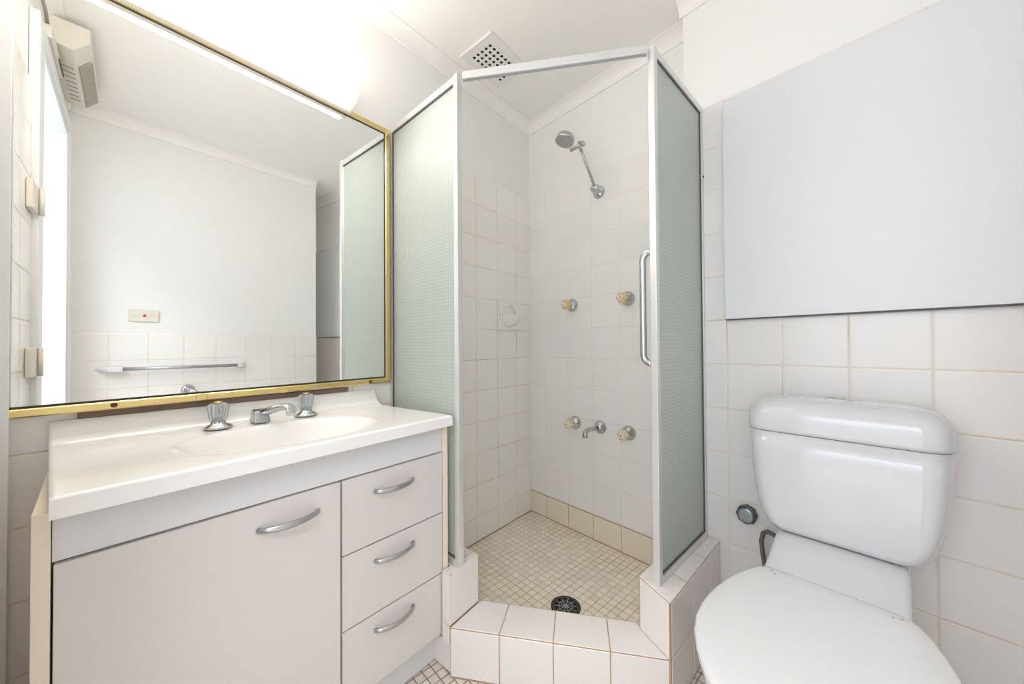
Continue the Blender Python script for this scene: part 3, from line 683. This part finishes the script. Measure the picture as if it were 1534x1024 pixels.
# ------------------------------------------------------------------ toilet (frame B)
SX = 1.333
def rr(cx, cy, hw, hd, z, r, n=8, tilt=0.0):
    """rounded rectangle ring, centre cx,cy (cy = offset into the room, made negative y)"""
    pts = []
    r = min(r, hw*0.98, hd*0.98)
    for qx, qy, a0 in ((1, 1, 0), (-1, 1, 90), (-1, -1, 180), (1, -1, 270)):
        for k in range(n+1):
            a = math.radians(a0 + 90*k/n)
            pts.append((cx + qx*(hw-r) + r*math.cos(a), -(cy) + qy*(hd-r) + r*math.sin(a), z))
    return pts
t = thing('toilet', 'white close-coupled toilet with its seat lid closed, against the tiled wall', 'toilet', (SX, -0.55, ZF), 'B')
c0 = D2+0.0885
def shell(spec):
    return [rr(SX+dx, cy, hw, hd, z, r) for z, hw, cy, hd, r, dx in spec]
b = MB()
spec = [(0.438, 0.080, c0-0.004, 0.050, 0.03, 0), (0.4375, 0.118, c0-0.002, 0.070, 0.03, 0), (0.442, 0.136, c0, 0.078, 0.034, 0), (0.455, 0.152, c0, 0.082, 0.036, 0), (0.480, 0.166, c0, 0.0835, 0.04, 0), (0.520, 0.176, c0, 0.084, 0.042, 0),
        (0.580, 0.184, c0, 0.0845, 0.045, 0), (0.650, 0.189, c0, 0.085, 0.048, 0), (0.7055, 0.191, c0, 0.085, 0.05, 0)]
b.loft(shell(spec), smooth=True); b.build('cistern', 'ceramic', t)
b = MB()
spec = [(0.7070, 0.186, c0, 0.080, 0.05, 0), (0.7072, 0.1925, c0, 0.0855, 0.05, 0), (0.716, 0.1945, c0, 0.087, 0.052, 0), (0.745, 0.1945, c0, 0.087, 0.052, 0), (0.762, 0.191, c0, 0.084, 0.052, 0), (0.776, 0.182, c0-0.001, 0.077, 0.05, 0), (0.787, 0.166, c0-0.003, 0.066, 0.045, 0), (0.794, 0.140, c0-0.004, 0.050, 0.04, 0), (0.797, 0.100, c0-0.004, 0.032, 0.03, 0), (0.798, 0.04, c0-0.004, 0.014, 0.012, 0)]
b.loft(shell(spec), smooth=True); lid = b.build('cistern_lid', 'ceramic', t)
b = MB(); b.lathe((SX-0.003, -(c0-0.006), 0.7955), (0, 0, 1), [(0, 0.027), (0.004, 0.027), (0.0055, 0.024)], n=28); bt = b.build('flush_button', 'plasticw', lid)
b = MB(); b.lathe((SX-0.003, -(c0-0.006), 0.8012), (0, 0, 1), [(0, 0.017), (0.0015, 0.016)], n=20); b.box(SX-0.004, SX-0.002, -(c0-0.006)-0.014, -(c0-0.006)+0.014, 0.8022, 0.8036); b.build('button_insert', 'satin', bt)
# pan: foot, bowl and the deck that carries the cistern
def oval(cx, cy, hw, hl, z, n=40, back=None):
    pts = []
    for k in range(n):
        a = 2*math.pi*k/n; y = cy + hl*math.sin(a); x = cx + hw*math.cos(a)
        if back is not None: y = max(y, back)
        pts.append((x, -y, z))
    return pts
b = MB(); rings = []
for z, hw, cy, hl in ((ZF+0.001, 0.110, 0.50, 0.235), (ZF+0.02, 0.112, 0.50, 0.237), (0.05, 0.098, 0.49, 0.215), (0.14, 0.098, 0.49, 0.225), (0.22, 0.122, 0.53, 0.270), (0.29, 0.150, 0.575, 0.305), (0.345, 0.166, 0.607, 0.290), (0.374, 0.172, 0.630, 0.270), (0.380, 0.168, 0.630, 0.266)):
    rings.append(oval(SX, cy, hw, hl, z))
b.loft(rings, smooth=True); b.build('bowl', 'ceramic', t)
# deck, loft along the offset: half width and heights at each station
b = MB(); rings = []
for o_, hw, zt_, zb_ in ((D2+0.004, 0.122, 0.4340, 0.28), (D2+0.10, 0.123, 0.4345, 0.27), (0.268, 0.124, 0.4345, 0.26), (0.295, 0.1245, 0.432, 0.26), (0.330, 0.124, 0.423, 0.27), (0.370, 0.1235, 0.4105, 0.28), (0.410, 0.124, 0.4010, 0.30), (0.445, 0.126, 0.3945, 0.32), (0.480, 0.130, 0.3860, 0.33)):
    r = 0.012; ring = []
    for px, pz in ((-hw, zb_), (-hw, zt_-r), (-hw+r*0.3, zt_-r*0.3), (-hw+r, zt_), (-hw*0.4, zt_+0.001), (hw*0.4, zt_+0.001), (hw-r, zt_), (hw-r*0.3, zt_-r*0.3), (hw, zt_-r), (hw, zb_)):
        ring.append((SX-0.002+px, -o_, pz))
    rings.append(ring)
b.loft(rings, smooth=True); b.build('rear_deck', 'ceramic', t)
# seat and lid: outline given as half widths along the length
st = [(0.428, 0.105), (0.436, 0.1225), (0.448, 0.133), (0.475, 0.1455), (0.52, 0.161), (0.56, 0.170), (0.60, 0.1765), (0.64, 0.180), (0.68, 0.180), (0.72, 0.1755), (0.76, 0.164), (0.80, 0.145), (0.84, 0.118), (0.865, 0.094), (0.885, 0.065), (0.897, 0.030)]
def outl(z, k=1.0, cy=0.65):
    L_ = [(SX-hw*k, -(cy+(o_-cy)*k), z) for o_, hw in st]; R_ = [(SX+hw*k, -(cy+(o_-cy)*k), z) for o_, hw in reversed(st)]
    return L_ + R_
b = MB(); b.loft([outl(0.3815, 0.965), outl(0.383, 0.985), outl(0.392, 0.985), outl(0.3935, 0.97)], smooth=False); b.build('seat', 'plasticw', t)
b = MB(); b.loft([outl(0.3945, 0.985), outl(0.3955, 0.998), outl(0.4000, 1.0), outl(0.4045, 0.994), outl(0.4075, 0.978), outl(0.4090, 0.95), outl(0.4105, 0.82), outl(0.4115, 0.5), outl(0.4118, 0.2)], smooth=True); lid = b.build('seat_lid', 'plasticw', t)
for s_, o_ in ((1.232, 0.452), (1.240, 0.462), (1.428, 0.458), (1.440, 0.452)):
    b = MB(); b.lathe((s_, -o_, 0.4105), (0, 0, 1), [(0, 0.0022), (0.0009, 0.0018)], n=10); b.build('screw_hole', 'tube', lid)

# isolating valve and hose
t = thing('water_valve', 'round tarnished metal valve cap on the tiled wall beside the cistern', 'valve', (1.101, -D2, 0.392), 'B')
b = MB(); b.lathe((1.101, -D2-0.0005, 0.392), (0, -1, 0), [(0, 0.030), (0.020, 0.030), (0.022, 0.028)], n=8); b.build('hex_body', 'grime', t, bevel=0.002)
b = MB(); b.lathe((1.101, -D2-0.0225, 0.392), (0, -1, 0), [(0, 0.025), (0.004, 0.024), (0.006, 0.018)], n=24); b.build('cap_face', 'capface', t)
b = MB(); b.tube([(1.165, -D2-0.035, ZF+0.004), (1.162, -D2-0.036, 0.20), (1.150, -D2-0.040, 0.29), (1.146, -D2-0.042, 0.335), (1.152, -D2-0.044, 0.362), (1.164, -D2-0.046, 0.372), (1.180, -D2-0.048, 0.368), (1.204, -D2-0.050, 0.348)], 0.0065, n=12)
tag(b.build('water_hose', 'hose', None, 'B', origin=(1.165, -D2-0.035, ZF)), 'grey flexible hose looping behind the toilet pan from the floor', 'hose')

# ------------------------------------------------------------------ things seen in the mirror, on the right and front walls
t = thing('grab_rail', 'grey metal grab rail with white end brackets on the wall reflected in the mirror', 'rail', (1.70, -1.30, 0.83))
b = MB(); b.tube([(1.655, -1.54, 0.834), (1.655, -1.02, 0.834)], 0.010, n=14); b.build('tube', 'tube', t)
for y0, y1 in ((-1.64, -1.535), (-0.975, -1.03)):
    b = MB(); b.loft([rr_ for rr_ in [[(1.6995, y0 + sgn*0.0 + (y1-y0)*u, 0.834 + dz) for u, dz in ((0, 0.0), (0.25, 0.020), (1.0, 0.018), (1.0, -0.018), (0.25, -0.020))] for sgn in (0,)] + [[(1.640, y0 + (y1-y0)*u, 0.834 + dz) for u, dz in ((0.45, 0.0), (0.55, 0.012), (1.0, 0.014), (1.0, -0.014), (0.55, -0.012))]]])
    b.build('end_bracket', 'plasticw', t, bevel=0.003)
t = thing('power_outlet', 'cream wall plate with a small red switch seen in the mirror', 'outlet', (1.71, -1.4525, 1.133))
b = MB(); b.box(1.701, 1.7095, -1.513, -1.392, 1.099, 1.168); b.build('plate', 'cream', t, bevel=0.002)
b = MB(); b.box(1.6985, 1.7008, -1.456, -1.444, 1.127, 1.140); b.build('rocker', 'red', t)
for y in (-1.490, -1.415):
    b = MB(); b.lathe((1.7008, y, 1.133), (-1, 0, 0), [(0, 0.006), (0.0015, 0.005)], n=12); b.build('screw', 'cream', t)
t = thing('wall_hook', 'chrome round flange with a short arm, reflected just above the mirror frame', 'hook', (1.70, -1.264, 0.692))
b = MB(); b.lathe((1.6995, -1.264, 0.692), (-1, 0, 0), [(0, 0.034), (0.005, 0.034), (0.014, 0.026), (0.018, 0.016), (0.030, 0.013)], n=28); b.build('flange', 'chrome', t)
b = MB(); b.tube([(1.668, -1.264, 0.692), (1.662, -1.250, 0.688), (1.655, -1.225, 0.676), (1.655, -1.196, 0.664)], [0.011, 0.011, 0.009, 0.009], n=12); b.build('arm', 'chrome', t)
# hinges on the door architrave (front wall)
for z, lab in ((1.42, 'cream painted hinge block on the doorway edge, the upper one seen in the mirror'), (0.905, 'cream painted hinge block on the doorway edge, the lower one seen in the mirror')):
    t = thing('door_hinge', lab, 'hinge', (0.65, 0.0, z), 'C', 'cream hinges beside the doorway')
    b = MB(); b.box(0.585, 0.672, 0.0005, 0.014, z-0.045, z+0.045); b.build('leaf', 'cream', t, bevel=0.003)
    b = MB(); b.tube([(0.679, 0.020, z-0.045), (0.679, 0.020, z+0.045)], 0.006, n=10); b.build('pin', 'cream', t)
# strip heater over the doorway
t = thing('strip_heater', 'cream louvred heater mounted high above the doorway, seen in the mirror', 'heater', (1.20, 0.02, 2.10), 'C')
def hr(s, k=0.0): return [(s, -0.0095, 2.118+k), (s, 0.018, 2.104+k), (s, 0.062-k, 2.100+k), (s, 0.104-k, 2.150), (s, 0.104-k, 2.205), (s, -0.0095, 2.205)]
b = MB(); b.loft([hr(0.955), hr(1.455)]); b.build('housing', 'heater', t, bevel=0.003)
for k in range(8):
    b = MB(); s0 = 1.10+0.040*k; b.loft([[(s0, 0.022, 2.1030), (s0+0.006, 0.022, 2.1030), (s0+0.006, 0.052, 2.1003), (s0, 0.052, 2.1003)], [(s0, 0.022, 2.1010), (s0+0.006, 0.022, 2.1010), (s0+0.006, 0.052, 2.0983), (s0, 0.052, 2.0983)]]); b.build('louvre', 'grille', t)

b = MB(); nx, nz = 0.762, -0.648
def gp(s, u): return Vector((s, 0.064+0.038*u, 2.1025+0.0455*u)) + Vector((0, 0.762, -0.648))*0.0012
b.loft([[gp(1.08, 0.05), gp(1.43, 0.05), gp(1.43, 0.95), gp(1.08, 0.95)], [p + Vector((0, 0.762, -0.648))*0.004 for p in (gp(1.08, 0.05), gp(1.43, 0.05), gp(1.43, 0.95), gp(1.08, 0.95))]]); b.build('grille', 'grille', t)
t = thing('switch_box', 'small grey-cream switch box with cable beside the high heater, seen in the mirror', 'switch box', (0.98, 0.0, 2.06), 'C')
b = MB(); b.box(0.84, 1.12, -0.0090, 0.022, 2.052, 2.098); b.build('box', 'heater', t, bevel=0.002)
b = MB(); b.box(1.00, 1.12, 0.0225, 0.026, 2.060, 2.070); b.build('slot', 'grime', t)
b = MB(); b.tube([(0.86, 0.010, 2.098), (0.80, 0.012, 2.115), (0.70, 0.010, 2.120), (0.55, 0.008, 2.118)], 0.005, n=8); b.build('cable', 'cable', t)

for o in bpy.data.objects:
    if '_o' in o: del o['_o']
